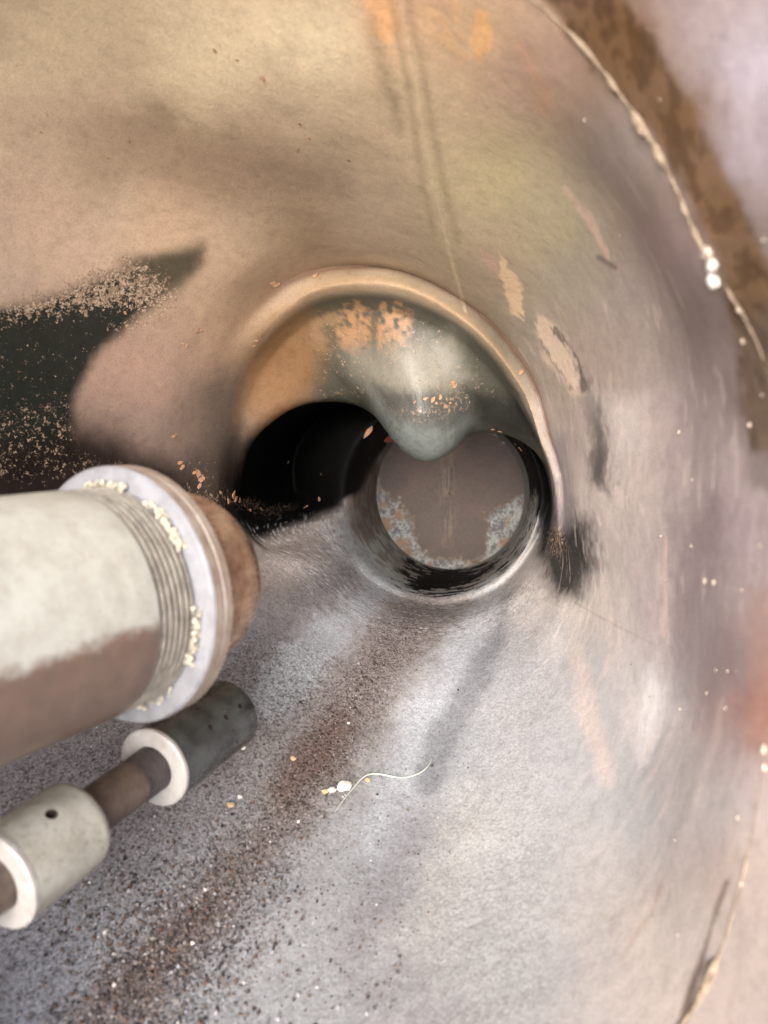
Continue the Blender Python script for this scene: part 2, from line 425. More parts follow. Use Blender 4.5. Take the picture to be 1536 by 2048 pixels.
# streaks running round the wall, and torn scale near the pipe mouth
stw = fbm(np.stack([PH * .10, TT * 15, np.zeros_like(PH)], 1), 1.0, 4, 51)
stw2 = fbm(np.stack([PH * .5, TT * 34, np.zeros_like(PH)], 1), 1.0, 3, 61)
rt = np.maximum(smooth((75 - PH) / 30), smooth((PH - 285) / 30)) * smooth((TT - 2.0) / .4) * smooth((6 - TT) / .8)
C *= (1 + rt * .24 * stw + rt * .14 * stw2)[:, None]
paint(rt * smooth((stw - .17) / .06), (206, 190, 182), .35)
tear = fl * smooth((TT - 6.2) / 1.6) * smooth((9.9 - TT) / .3)
paint(tear * smooth((stw2 - .15) / .05), (66, 66, 72), .55)
paint(tear * smooth((-stw2 - .17) / .05), (182, 188, 194), .5)

brk = smooth(.5 + 4 * stw2 + 2 * n3)
paint(line([(692, 1030), (705, 1085), (745, 1140), (800, 1175)], [9, 13, 20, 16], 16, 6, 8) * brk * (TT > 8) * (TT < 10.4), (168, 178, 184), .6)
paint(line([(1070, 1070), (1045, 1125), (1000, 1165), (960, 1190)], [8, 10, 14, 10], 14, 6, 8) * brk * (TT > 8) * (TT < 10.6), (160, 168, 172), .5)

# ------------------------------------------------------------------ relief
rel = .0007 * n1 + .00009 * n3 + .0012 * n5
rel += .00025 * seam - .0001 * (seam2 + seam3)
rel += DUST * np.clip(n6 + .1, 0, 1) * .0006
rel += fl * n6 * .0007 * GRIT
rel -= .0003 * n3 * 2 * belt
rel += (.015 * np.exp(-((BX - 846) / 64) ** 2 - ((BY - 836) / 74) ** 2) + .009 * np.exp(-((BX - 815 - .2 * (BY - 720)) / 62) ** 2 - ((BY - 725) / 80) ** 2)) * smooth((TT - 6.5) / .6) * smooth((8.5 - TT) / .5)
rel = rel * smooth((11 - TT) / .2)
flat = flat + N.reshape(-1, 3) * rel[:, None]
G = flat.reshape(NT, NPHI, 3)
N = normals(G)
if ((mid - G) * N)[:300].sum() < 0:
    N = -N


# ------------------------------------------------------------------ materials
def new_mat(name):
    m = bpy.data.materials.new(name)
    m.use_nodes = True
    nt = m.node_tree
    b = nt.nodes['Principled BSDF']
    return m, nt, b


def nd(nt, typ, **kw):
    n = nt.nodes.new(typ)
    for k, v in kw.items():
        if k.startswith('i_'):
            n.inputs[k[2:].replace('_', ' ')].default_value = v
        else:
            setattr(n, k, v)
    return n


def math_(nt, op, a, b=None, clamp=False):
    n = nt.nodes.new('ShaderNodeMath'); n.operation = op; n.use_clamp = clamp
    for i, v in enumerate((a, b)):
        if v is None:
            continue
        if isinstance(v, (int, float)):
            n.inputs[i].default_value = v
        else:
            nt.links.new(v, n.inputs[i])
    return n.outputs[0]


def mixc(nt, fac, a, b, blend='MIX'):
    n = nt.nodes.new('ShaderNodeMix'); n.data_type = 'RGBA'; n.blend_type = blend
    for s, v in ((n.inputs[0], fac), (n.inputs[6], a), (n.inputs[7], b)):
        if isinstance(v, (int, float)):
            s.default_value = v
        elif isinstance(v, tuple):
            s.default_value = v
        else:
            nt.links.new(v, s)
    return n.outputs[2]


def ramp(nt, fac, stops):
    n = nt.nodes.new('ShaderNodeValToRGB')
    e = n.color_ramp.elements
    while len(e) > len(stops):
        e.remove(e[-1])
    while len(e) < len(stops):
        e.new(0.5)
    for el, (p, c) in zip(e, stops):
        el.position = p
        el.color = c if len(c) == 4 else (*c, 1)
    nt.links.new(fac, n.inputs[0])
    return n.outputs[0]


def wall_material():
    m, nt, b = new_mat('rusty_sooty_steel')
    L = nt.links.new
    tint = nd(nt, 'ShaderNodeAttribute', attribute_name='tint')
    msk = nd(nt, 'ShaderNodeAttribute', attribute_name='wear')
    sep = nt.nodes.new('ShaderNodeSeparateColor'); L(msk.outputs['Color'], sep.inputs[0])
    grit, dust, gloss = sep.outputs[0], sep.outputs[1], sep.outputs[2]
    co = nt.nodes.new('ShaderNodeTexCoord').outputs['Object']
    nA = nd(nt, 'ShaderNodeTexNoise', i_Scale=170.0, i_Detail=4.0, i_Roughness=.65); L(co, nA.inputs['Vector'])
    nB = nd(nt, 'ShaderNodeTexNoise', i_Scale=900.0, i_Detail=2.0, i_Roughness=.7); L(co, nB.inputs['Vector'])
    # mottling
    f1 = ramp(nt, nA.outputs['Fac'], [(.3, (.87, .86, .85)), (.5, (1, 1, 1)), (.72, (1.08, 1.08, 1.07))])
    f2 = ramp(nt, nB.outputs['Fac'], [(.3, (.86, .85, .84)), (.5, (1, 1, 1)), (.7, (1.1, 1.1, 1.1))])
    c = mixc(nt, 1.0, tint.outputs['Color'], f1, 'MULTIPLY')
    c = mixc(nt, 1.0, c, f2, 'MULTIPLY')
    # grit grains
    vo = nd(nt, 'ShaderNodeTexVoronoi', i_Scale=760.0, i_Randomness=1.0); L(co, vo.inputs['Vector'])
    vo2 = nd(nt, 'ShaderNodeTexVoronoi', i_Scale=1150.0, i_Randomness=1.0); L(co, vo2.inputs['Vector'])
    s1 = nt.nodes.new('ShaderNodeSeparateColor'); L(vo.outputs['Color'], s1.inputs[0])
    s2 = nt.nodes.new('ShaderNodeSeparateColor'); L(vo2.outputs['Color'], s2.inputs[0])
    g1 = ramp(nt, s1.outputs[0], [(0, (.26, .25, .25)), (.14, (.6, .59, .58)), (.4, (.96, .96, .96)), (.85, (1.07, 1.07, 1.08)), (1, (1.3, 1.3, 1.28))])
    g2 = ramp(nt, s2.outputs[1], [(0, (.4, .38, .38)), (.3, (.85, .85, .85)), (.8, (1.1, 1.1, 1.1)), (1, (1.4, 1.4, 1.4))])
    gg = mixc(nt, 1.0, g1, g2, 'MULTIPLY')
    c = mixc(nt, grit, c, mixc(nt, 1.0, c, gg, 'MULTIPLY'))
    # loose dust specks: clumpy grains where the fine noise beats the local density
    nD = nd(nt, 'ShaderNodeTexNoise', i_Scale=330.0, i_Detail=3.0, i_Roughness=.75); L(co, nD.inputs['Vector'])
    rnd = math_(nt, 'MULTIPLY', math_(nt, 'SUBTRACT', s2.outputs[0], .5), .16)
    val = math_(nt, 'ADD', nD.outputs['Fac'], rnd)
    thr = math_(nt, 'SUBTRACT', .76, math_(nt, 'MULTIPLY', dust, .36))
    sp = math_(nt, 'MULTIPLY', math_(nt, 'SUBTRACT', val, thr), 9.0, True)
    sp = math_(nt, 'MULTIPLY', sp, math_(nt, 'GREATER_THAN', dust, .02))
    pit = ramp(nt, nD.outputs['Fac'], [(.25, (.55, .5, .46)), (.31, (1, 1, 1)), (.70, (1, 1, 1)), (.76, (1.28, 1.24, 1.18))])
    c = mixc(nt, 1.0, c, pit, 'MULTIPLY')
    dcol = ramp(nt, s2.outputs[2], [(0, (.16, .105, .07)), (.6, (.28, .19, .125)), (1, (.42, .33, .25))])
    c = mixc(nt, sp, c, dcol)
    L(c, b.inputs['Base Color'])
    ro = math_(nt, 'SUBTRACT', .62, math_(nt, 'MULTIPLY', gloss, .4))
    ro = math_(nt, 'ADD', ro, math_(nt, 'MULTIPLY', math_(nt, 'SUBTRACT', nA.outputs['Fac'], .5), .25))
    L(ro, b.inputs['Roughness'])
    bw = nt.nodes.new('ShaderNodeRGBToBW'); L(c, bw.inputs[0])
    sc_ = math_(nt, 'MULTIPLY', math_(nt, 'ADD', math_(nt, 'MULTIPLY', bw.outputs[0], 5.0, True), .06), .42)
    L(sc_, b.inputs['Specular IOR Level'])
    # relief
    h = math_(nt, 'MULTIPLY', nB.outputs['Fac'], .35)
    h = math_(nt, 'ADD', h, math_(nt, 'MULTIPLY', nA.outputs['Fac'], .5))
    bp = nd(nt, 'ShaderNodeBump', i_Strength=.55, i_Distance=.0007)
    L(h, bp.inputs['Height']); L(bp.outputs[0], b.inputs['Normal'])
    return m


def metal_paint(name, rgb, rgb2, rough=.45, metallic=.0, scale=120, bump=.2, dist=.0004, spots=None):
    m, nt, b = new_mat(name)
    L = nt.links.new
    co = nt.nodes.new('ShaderNodeTexCoord').outputs['Object']
    n = nd(nt, 'ShaderNodeTexNoise', i_Scale=float(scale), i_Detail=6.0, i_Roughness=.65); L(co, n.inputs['Vector'])
    n2 = nd(nt, 'ShaderNodeTexNoise', i_Scale=float(scale) * 6, i_Detail=4.0, i_Roughness=.7); L(co, n2.inputs['Vector'])
    c = ramp(nt, n.outputs['Fac'], [(.33, tuple(lin(*rgb2))), (.6, tuple(lin(*rgb)))])
    if spots:
        f = ramp(nt, n2.outputs['Fac'], [(.56, (0, 0, 0)), (.64, (1, 1, 1))])
        c = mixc(nt, math_(nt, 'MULTIPLY', f, .6), c, (*lin(*spots), 1))
    L(c, b.inputs['Base Color'])
    b.inputs['Metallic'].default_value = metallic
    L(math_(nt, 'ADD', math_(nt, 'MULTIPLY', n2.outputs['Fac'], .3), rough - .15), b.inputs['Roughness'])
    bp = nd(nt, 'ShaderNodeBump', i_Strength=bump, i_Distance=dist)
    L(math_(nt, 'ADD', n2.outputs['Fac'], n.outputs['Fac']), bp.inputs['Height']); L(bp.outputs[0], b.inputs['Normal'])
    return m


M_WALL = wall_material()
M_WELD = metal_paint('weld_bead_scale', (168, 150, 128), (112, 94, 78), .6, 0, 300, .9, .0008)
M_BEAD = metal_paint('weld_spatter_metal', (182, 168, 154), (140, 126, 114), .35, 0, 200)
M_FLAKE = metal_paint('rust_flake', (190, 150, 118), (130, 95, 74), .7, 0, 500, .4)
M_PINK = metal_paint('red_flake', (190, 96, 80), (150, 70, 58), .7, 0, 400, .3)
M_PIPE = shaded_pipe = metal_paint('grey_painted_steel', (170, 170, 161), (150, 148, 139), .36, .0, 90, .15, .0004, (150, 140, 125))  # its lower side is given a painted brown shade further down
def underside_shade(m, centre, normal, off, rgb, soft=.004):
    """a brown shade painted into the colour over one side of the pipe, with an uneven edge"""
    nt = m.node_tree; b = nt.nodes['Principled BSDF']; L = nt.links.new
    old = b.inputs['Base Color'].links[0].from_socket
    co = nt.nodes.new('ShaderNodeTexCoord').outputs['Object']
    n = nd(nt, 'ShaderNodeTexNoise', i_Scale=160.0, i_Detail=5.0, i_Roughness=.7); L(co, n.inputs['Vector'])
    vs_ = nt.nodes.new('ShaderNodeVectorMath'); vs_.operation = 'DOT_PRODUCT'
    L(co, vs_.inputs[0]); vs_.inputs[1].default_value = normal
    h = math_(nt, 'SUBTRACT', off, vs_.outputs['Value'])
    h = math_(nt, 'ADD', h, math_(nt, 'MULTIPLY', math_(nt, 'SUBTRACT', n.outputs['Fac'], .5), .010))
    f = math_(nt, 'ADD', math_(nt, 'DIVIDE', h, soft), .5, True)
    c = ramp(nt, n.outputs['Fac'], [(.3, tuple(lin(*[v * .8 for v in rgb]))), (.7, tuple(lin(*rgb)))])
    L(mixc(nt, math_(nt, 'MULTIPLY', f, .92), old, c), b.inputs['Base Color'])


M_COLLAR = metal_paint('zinc_collar', (128, 128, 132), (110, 109, 112), .42, .1, 120, .12, .0003)
M_RIM = metal_paint('tarnished_collar_rim', (150, 138, 128), (124, 108, 96), .45, .2, 140, .2)
M_BRASS = metal_paint('brown_tarnished_cap', (172, 144, 120), (112, 78, 56), .28, .35, 90, .2)
M_SEAL = metal_paint('dried_thread_sealant', (206, 199, 180), (170, 160, 138), .7, 0, 600, .8, .001)
M_ROD = metal_paint('dark_brown_rod', (104, 90, 80), (76, 64, 58), .42, .3, 130, .2)
M_SLEEVE1 = metal_paint('pale_grey_sleeve', (170, 168, 158), (142, 139, 128), .45, .1, 90, .2, .0004, (120, 112, 92))
M_SLEEVE2 = metal_paint('dark_stained_sleeve', (76, 80, 79), (34, 34, 33), .26, .3, 80, .25, .0004, (60, 58, 54))
M_RING = metal_paint('bright_washer', (168, 165, 162), (150, 143, 136), .4, .1, 160, .15)
M_CRUMB = metal_paint('white_scale_crumb', (238, 236, 230), (205, 196, 182), .8, 0, 900, .6, .001)
M_TAN = metal_paint('tan_crumb', (216, 186, 150), (180, 146, 110), .8, 0, 700, .6, .001)
M_FIBRE = metal_paint('pale_fibre', (206, 214, 200), (180, 190, 176), .5, 0, 400, .1)


def end_plate_mat():
    m, nt, b = new_mat('brown_end_plate')
    L = nt.links.new
    tint = nd(nt, 'ShaderNodeAttribute', attribute_name='tint')
    co = nt.nodes.new('ShaderNodeTexCoord').outputs['Object']
    n = nd(nt, 'ShaderNodeTexNoise', i_Scale=260.0, i_Detail=8.0, i_Roughness=.7); L(co, n.inputs['Vector'])
    f = ramp(nt, n.outputs['Fac'], [(.3, (.72, .7, .68)), (.5, (1, 1, 1)), (.7, (1.25, 1.22, 1.2))])
    L(mixc(nt, 1.0, tint.outputs['Color'], f, 'MULTIPLY'), b.inputs['Base Color'])
    b.inputs['Roughness'].default_value = .55
    bp = nd(nt, 'ShaderNodeBump', i_Strength=.4, i_Distance=.0008)
    L(n.outputs['Fac'], bp.inputs['Height']); L(bp.outputs[0], b.inputs['Normal'])
    return m


M_END = end_plate_mat()


# ------------------------------------------------------------------ vessel
base = Vector((0.05, .62, -.07))
vessel = empty('steel_vessel', base)
tag(vessel, 'rusty sooty steel vessel seen from inside, narrowing to a round outlet pipe', 'vessel')


def sheet(name, i0, i1, mat, parent, thick=0.0):
    """rows i0..i1 of the wall as one mesh, closed round the girth"""
    g = G[i0:i1 + 1]; n = N[i0:i1 + 1]
    nr = i1 - i0 + 1
    me = bpy.data.meshes.new(name)
    r, c = np.meshgrid(np.arange(nr - 1), np.arange(NPHI), indexing='ij')
    c2 = (c + 1) % NPHI
    quads = np.stack([r * NPHI + c, (r + 1) * NPHI + c, (r + 1) * NPHI + c2, r * NPHI + c2], -1).reshape(-1, 4)
    e1 = g[1, 0] - g[0, 0]; e2 = g[0, 1] - g[0, 0]
    if np.dot(np.cross(e1, e2), n[0, 0]) < 0:
        quads = quads[:, ::-1]
    quads = np.ascontiguousarray(quads)
    me.vertices.add(nr * NPHI)
    me.vertices.foreach_set('co', g.reshape(-1).astype(np.float32))
    me.loops.add(quads.size); me.polygons.add(len(quads))
    me.loops.foreach_set('vertex_index', quads.reshape(-1).astype(np.int32))
    me.polygons.foreach_set('loop_start', np.arange(0, quads.size, 4, dtype=np.int32))
    me.polygons.foreach_set('use_smooth', np.ones(len(quads), bool))
    me.update(calc_edges=True); me.validate()
    sl = slice(i0 * NPHI, (i1 + 1) * NPHI)
    a = me.color_attributes.new('tint', 'FLOAT_COLOR', 'POINT')
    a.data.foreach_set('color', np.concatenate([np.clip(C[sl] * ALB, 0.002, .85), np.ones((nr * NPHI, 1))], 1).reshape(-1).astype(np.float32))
    a = me.color_attributes.new('wear', 'FLOAT_COLOR', 'POINT')
    a.data.foreach_set('color', np.stack([np.clip(GRIT[sl], 0, 1), np.clip(DUST[sl], 0, 1), np.clip(GLOSS[sl], 0, 1), np.ones(nr * NPHI)], 1).reshape(-1).astype(np.float32))
    me.materials.append(mat)
    o = place(name, me, parent)
    me.normals_split_custom_set_from_vertices([tuple(v) for v in n.reshape(-1, 3)])
    return o


ALB = 1.0
row = lambda t: int(np.argmin(np.abs(tq - t)))
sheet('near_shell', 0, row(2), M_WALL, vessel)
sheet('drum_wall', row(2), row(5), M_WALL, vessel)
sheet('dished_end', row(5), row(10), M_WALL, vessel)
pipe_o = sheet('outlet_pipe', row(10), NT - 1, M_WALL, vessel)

# outer skin of the vessel (plate thickness), joined to the inner wall at its open mouth and at the pipe end
st_r, st_c, TAILA = 8, 12, 0.0
rows_o = list(range(0, row(4.6), st_r))
og = G[rows_o][:, ::st_c] - N[rows_o][:, ::st_c] * .008
bm = bmesh.new()
no = og.shape[1]
inner0 = [bm.verts.new(tuple(v)) for v in G[0][::st_c]]
grid = [[bm.verts.new(tuple(v)) for v in rw] for rw in og]
tail = [bm.verts.new((.055 + math.cos(TAILA + math.pi / 180 * PHI[i * st_c]) * .26, .88, .02 + math.sin(TAILA + math.pi / 180 * PHI[i * st_c]) * .26)) for i in range(no)]
cap = bm.verts.new((.058, .88, .02))
allr = [inner0] + grid + [tail]
for a, b_ in zip(allr[:-1], allr[1:]):
    for i in range(no):
        bm.faces.new((a[i], a[(i + 1) % no], b_[(i + 1) % no], b_[i]))
for i in range(no):
    bm.faces.new((tail[i], tail[(i + 1) % no], cap))
bmesh.ops.recalc_face_normals(bm, faces=bm.faces[:])
me = bpy.data.meshes.new('outer_plate'); bm.to_mesh(me); bm.free()
me.materials.append(M_RIM)
place('outer_plate', me, vessel)

# ray casting onto the wall: where something rests or sticks
sg = G[::2, ::2]
vv = [tuple(v) for v in sg.reshape(-1, 3)]
nc = sg.shape[1]
ff = []
for r_ in range(sg.shape[0] - 1):
    for c_ in range(nc):
        ff.append((r_ * nc + c_, (r_ + 1) * nc + c_, (r_ + 1) * nc + (c_ + 1) % nc, r_ * nc + (c_ + 1) % nc))
BVH = BVHTree.FromPolygons(vv, ff)


def on_wall(px, py, lift=0.0):
    d = ray(px, py).normalized()
    loc, nrm, _, dist = BVH.ray_cast(Vector((0, 0, 0)), d)
    if loc is None:
        return None, None
    if nrm.dot(d) > 0:
        nrm = -nrm
    return loc + nrm * lift, nrm


# end plate of the outlet pipe
ctr = G[-1].mean(0)
bm = bmesh.new()
NRD = 90
lay_c = []
rows_v = []
edge = G[-1][::3]
for i in range(NRD, -1, -1):
    f = i / NRD
    if i == 0:
        rows_v.append([bm.verts.new(tuple(ctr))])
    else:
        rows_v.append([bm.verts.new(tuple(ctr + (e - ctr) * f + np.array([0, .004 * (1 - f * f), 0]))) for e in edge])
ne = len(edge)
for a, b_ in zip(rows_v[:-1], rows_v[1:]):
    for i in range(ne):
        if len(b_) == 1:
            bm.faces.new((a[i], a[(i + 1) % ne], b_[0]))
        else:
            bm.faces.new((a[i], a[(i + 1) % ne], b_[(i + 1) % ne], b_[i]))
for f_ in bm.faces:
    f_.smooth = True
me = bpy.data.meshes.new('end_plate'); bm.to_mesh(me); bm.free()
ev = np.array([v.co[:] for v in me.vertices])
q = (ev - ctr)[:, [0, 2]] / np.linalg.norm(edge - ctr, axis=1).mean()
qr = np.hypot(q[:, 0], q[:, 1]); qa = np.degrees(np.arctan2(q[:, 1], q[:, 0])) % 360
ec = np.tile(lin(96, 72, 60), (len(ev), 1))
eb1, eb2, eb3 = fbm(ev, 60, 4, 31), fbm(ev, 240, 4, 32), fbm(ev * np.array([6, 1, 1]), 90, 4, 33)


def epaint(m, rgb):
    global ec
    m = np.clip(m, 0, 1)[:, None]
    ec = ec * (1 - m) + lin(*rgb)[None] * m


epaint(smooth(.5 + 3 * eb1) * .6, (76, 60, 50))
epaint(np.exp(-((q[:, 0] + .02) / .10) ** 2) * smooth(.4 + 5 * eb3) * smooth((.75 - q[:, 1]) / .3) * smooth((q[:, 1] + .75) / .3) * .5, (150, 132, 110))
epaint(np.exp(-((q[:, 0] + .02) / .16) ** 2) * smooth((q[:, 1] - .3) / .3) * .6, (124, 98, 68))
wl = np.exp(-((qa - 208) / 34) ** 2) * .42 + np.exp(-((qa - 332) / 24) ** 2) * .36 + np.exp(-((qa - 270) / 40) ** 2) * .12
wid = 1 - wl + .30 * eb1 + .22 * eb2
epaint(smooth((qr - wid) / .05), (92, 88, 92))
epaint(smooth((qr - wid) / .05) * smooth(.52 + 1.6 * fbm(ev @ np.array([[.8, 0, .6], [0, 1, 0], [-.6, 0, .8]]), 170, 3, 41) + 2.4 * fbm(ev, 610, 3, 43)), (172, 176, 174))
epaint(smooth((qr - wid - .02) / .05) * smooth(.1 + 5 * eb1), (150, 112, 82))
epaint(np.exp(-((qr - wid) / .02) ** 2) * (wl > .1) * .4, (150, 138, 108))
epaint(smooth((qr - .975) / .02), (40, 30, 26))
a = me.color_attributes.new('tint', 'FLOAT_COLOR', 'POINT')
a.data.foreach_set('color', np.concatenate([ec * .62, np.ones((len(ev), 1))], 1).reshape(-1).astype(np.float32))
me.materials.append(M_END)
place('end_plate', me, pipe_o)


# girth weld: a lumpy bead along the ring where the near shell meets the drum
def tube(name, pts, rad, mat, parent, seg=10, closed=False, jit=0.0, base=None, flatten=None):
    bm = bmesh.new()
    n = len(pts)
    rings_ = []
    for i, p in enumerate(pts):
        a = pts[(i - 1) % n] if (closed or i > 0) else pts[i]
        b_ = pts[(i + 1) % n] if (closed or i < n - 1) else pts[i]
        t = (Vector(b_) - Vector(a)).normalized()
        u = t.orthogonal().normalized() if not rings_ else (u - t * u.dot(t)).normalized()
        v = t.cross(u)
        r = rad[i] if hasattr(rad, '__len__') else rad
        rings_.append([bm.verts.new(Vector(p) + (u * math.cos(2 * math.pi * k / seg) + v * math.sin(2 * math.pi * k / seg)) * r * (1 + random.uniform(-jit, jit))) for k in range(seg)])
    for i in range(n if closed else n - 1):
        a, b_ = rings_[i], rings_[(i + 1) % n]
        for k in range(seg):
            bm.faces.new((a[k], a[(k + 1) % seg], b_[(k + 1) % seg], b_[k])).smooth = True
    if not closed:
        bm.faces.new(rings_[0][::-1]); bm.faces.new(rings_[-1])
    me = bpy.data.meshes.new(name); bm.to_mesh(me); bm.free()
    me.materials.append(mat)
    return place(name, me, parent, base)


wr_ = row(2)
wpts = [Vector(G[wr_, i]) + Vector(N[wr_, i]) * -.0002 for i in range(0, NPHI, 3)]
wrad = []
for i, p in enumerate(wpts):
    a = i * 3 * .3
    v = .0008 + .0012 * mnoise.noise(p * 45) + .0008 * mnoise.noise(p * 130) + .0006 * mnoise.noise(p * 330)
    if 20 < a < 38 or 300 < a < 345 or a < 20 or a > 350:
        v *= .45
    wrad.append(max(.0005 if 48 < a < 115 else .00005, v))
tube('weld_seam', wpts, wrad, M_WELD, vessel, 10, True, .3)


# weld spatter beads on the near right wall
def lump(name, mat, parent, r, seed, sub=2, squash=(1, 1, 1), amp=.25, loc=None, nrm=None, base=None):
    bm = bmesh.new()
    bmesh.ops.create_icosphere(bm, subdivisions=sub, radius=1)
    rot = nrm.to_track_quat('Z', 'Y').to_matrix() if nrm is not None else Matrix.Identity(3)
    for v in bm.verts:
        k = 1 + amp * mnoise.noise(v.co * 1.3 + Vector((seed * 3.1, seed * 1.7, 0))) + amp * .6 * mnoise.noise(v.co * 3.2 + Vector((seed, 0, seed)))
        c = v.co * k * r
        v.co = rot @ Vector((c.x * squash[0], c.y * squash[1], c.z * squash[2])) + loc
    for f_ in bm.faces:
        f_.smooth = amp < .3
    me = bpy.data.meshes.new(name); bm.to_mesh(me); bm.free()
    me.materials.append(mat)
    return place(name, me, parent, base)


SPAT = [(1432, 560, 13), (1428, 528, 9), (1418, 505, 9), (1480, 620, 10), (1488, 682, 11), (1528, 480, 8), (1358, 865, 7), (1385, 960, 5), (1383, 1092, 5), (1322, 1072, 5),
        (1412, 1162, 10), (1430, 1165, 9), (1485, 1180, 7), (1332, 1160, 5), (1432, 1340, 6), (1456, 1342, 6), (1474, 1340, 5), (1414, 1386, 5), (1452, 1416, 6),
        (1360, 1418, 4), (1530, 1500, 11), (1530, 1535, 9), (1475, 1635, 6), (1484, 1768, 8), (1356, 1870, 7), (1240, 470, 4), (1170, 240, 7), (1320, 200, 5), (1298, 60, 4), (1500, 850, 7),
        (1525, 790, 6), (1250, 1270, 3), (1262, 1330, 4), (1300, 1395, 4), (1520, 1090, 6), (1350, 1680, 6)]
for i, (x, y, s) in enumerate(SPAT):
    loc, nrm = on_wall(x, y)
    if loc is None:
        continue
    r = s * loc.y / F * (1.5 if i < 3 else .8 if s > 8 else .62)
    lump('weld_spatter', M_CRUMB if i < 2 else M_BEAD, vessel, r * random.uniform(.7, 1.2), i, 2, (random.uniform(.7, 1.4), 1, .6), .4, loc + nrm * r * .35, nrm)


# rust flakes standing off the wall
def flake(px, py, s, seed, mat=M_FLAKE, name='rust_flake', aspect=1.6, ang=0.0, tilt=.5):
    loc, nrm = on_wall(px, py, .0002)
    if loc is None:
        return
    rnd = random.Random(seed)
    sc = s * loc.y / F
    rot = nrm.to_track_quat('Z', 'Y').to_matrix() @ Matrix.Rotation(ang + rnd.uniform(-.4, .4), 3, 'Z')
    bm = bmesh.new()
    n = rnd.randint(7, 10)
    top, bot = [], []
    for k in range(n):
        a = 2 * math.pi * k / n
        rr = sc * rnd.uniform(.6, 1.15)
        x, y = rr * math.cos(a) * aspect * .5 * 1.3, rr * math.sin(a) * .62
        z = tilt * (x + sc) * .35 + rnd.uniform(0, .12) * sc
        top.append(bm.verts.new(rot @ Vector((x, y, z + .1 * sc)) + loc))
        bot.append(bm.verts.new(rot @ Vector((x * .93, y * .93, z - .12 * sc)) + loc))
    bm.faces.new(top); bm.faces.new(bot[::-1])
    for k in range(n):
        bm.faces.new((bot[k], bot[(k + 1) % n], top[(k + 1) % n], top[k]))
    bmesh.ops.triangulate(bm, faces=bm.faces[:])
    me = bpy.data.meshes.new(name); bm.to_mesh(me); bm.free()
    me.materials.append(mat)
    return place(name, me, vessel)


FL = [(398, 660, 7), (392, 664, 5), (372, 690, 6), (365, 686, 4), (345, 872, 5), (352, 868, 4), (358, 925, 8), (362, 935, 7), (395, 948, 9), (402, 958, 9), (388, 945, 6), (398, 972, 7), (465, 990, 9), (470, 998, 8),
      (455, 1002, 7), (478, 1000, 6), (440, 985, 5), (500, 1022, 5), (522, 1020, 5), (640, 998, 6), (612, 1015, 6), (632, 552, 8), (640, 556, 5), (552, 568, 9), (545, 565, 6), (520, 670, 6), (512, 680, 5), (505, 690, 6),
      (575, 925, 4), (643, 948, 4), (1040, 745, 9), (985, 858, 6), (1000, 862, 5), (1032, 888, 6), (1042, 898, 5), (865, 800, 7), (872, 806, 5), (880, 795, 6), (850, 798, 5), (830, 805, 4),
      (905, 765, 7), (910, 772, 5), (890, 812, 6), (900, 806, 4), (250, 625, 5), (430, 100, 6), (525, 155, 6), (475, 120, 4), (600, 247, 5), (618, 275, 5), (595, 300, 5), (698, 320, 5), (215, 315, 5), (258, 282, 5), (82, 264, 4)]
for i, (x, y, s) in enumerate(FL):
    flake(x, y, s, i * 5 + 1, ang=random.uniform(0, 3))
flake(775, 874, 15, 901, M_PINK, 'red_flake', 1.9, .5, .9)
flake(735, 862, 10, 902, M_FLAKE, 'rust_flake', 2.6, .9, .5)


# ------------------------------------------------------------------ lathed fittings
def lathe(name, P0, axis, prof, mat, parent, seg=72, jit=0.0, base=None):
    axis = axis.normalized()
    u = axis.orthogonal().normalized(); v = axis.cross(u)
    bm = bmesh.new()
    rr = []
    for (t, r) in prof:
        if r < 1e-6:
            rr.append([bm.verts.new(P0 + axis * t)])
        else:
            rr.append([bm.verts.new(P0 + axis * t + (u * math.cos(2 * math.pi * k / seg) + v * math.sin(2 * math.pi * k / seg)) * r) for k in range(seg)])
    for a, b_ in zip(rr[:-1], rr[1:]):
        for k in range(seg):
            k2 = (k + 1) % seg
            if len(a) == 1:
                bm.faces.new((a[0], b_[k2], b_[k]))
            elif len(b_) == 1:
                bm.faces.new((a[k], a[k2], b_[0]))
            else:
                bm.faces.new((a[k], a[k2], b_[k2], b_[k]))
    bmesh.ops.recalc_face_normals(bm, faces=bm.faces[:])
    if jit:
        for vv_ in bm.verts:
            vv_.co += Vector((1, 1, 1)) * mnoise.noise(vv_.co * 120) * jit
    me = bpy.data.meshes.new(name); bm.to_mesh(me); bm.free()
    for p in me.polygons:
        p.use_smooth = True
    me.set_sharp_from_angle(angle=math.radians(32))
    me.materials.append(mat)
    return place(name, me, parent, base)


# large pipe with collar and cap
A = Vector((.49, .862, .108)).normalized()
P0 = ray(229, 1193, .26)
big = empty('threaded_pipe', P0 - A * .2)
tag(big, 'large pale grey pipe with a white collar and rounded brown end cap', 'pipe')
RP = .0384
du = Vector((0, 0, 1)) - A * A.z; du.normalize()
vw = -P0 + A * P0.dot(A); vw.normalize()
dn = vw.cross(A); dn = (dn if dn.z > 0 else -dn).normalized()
underside_shade(M_PIPE, None, tuple(dn), -.30 * RP, (100, 76, 64))  # brown shade on the pipe's lower side, put into its colour
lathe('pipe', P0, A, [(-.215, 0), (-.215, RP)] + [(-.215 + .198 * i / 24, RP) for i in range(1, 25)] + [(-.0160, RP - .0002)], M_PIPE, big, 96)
prof = [(-.0160, RP - .0002)]
for i in range(6):
    t = -.0156 + i * .0024
    prof += [(t, RP - .0002), (t + .0007, RP - .0028), (t + .0012, RP - .0028), (t + .0017, RP - .0002)]
prof += [(-.0012, RP - .0005), (-.0012, .02)]
M_THREAD = metal_paint('worn_thread', (140, 134, 124), (100, 94, 86), .5, .1, 200, .3)
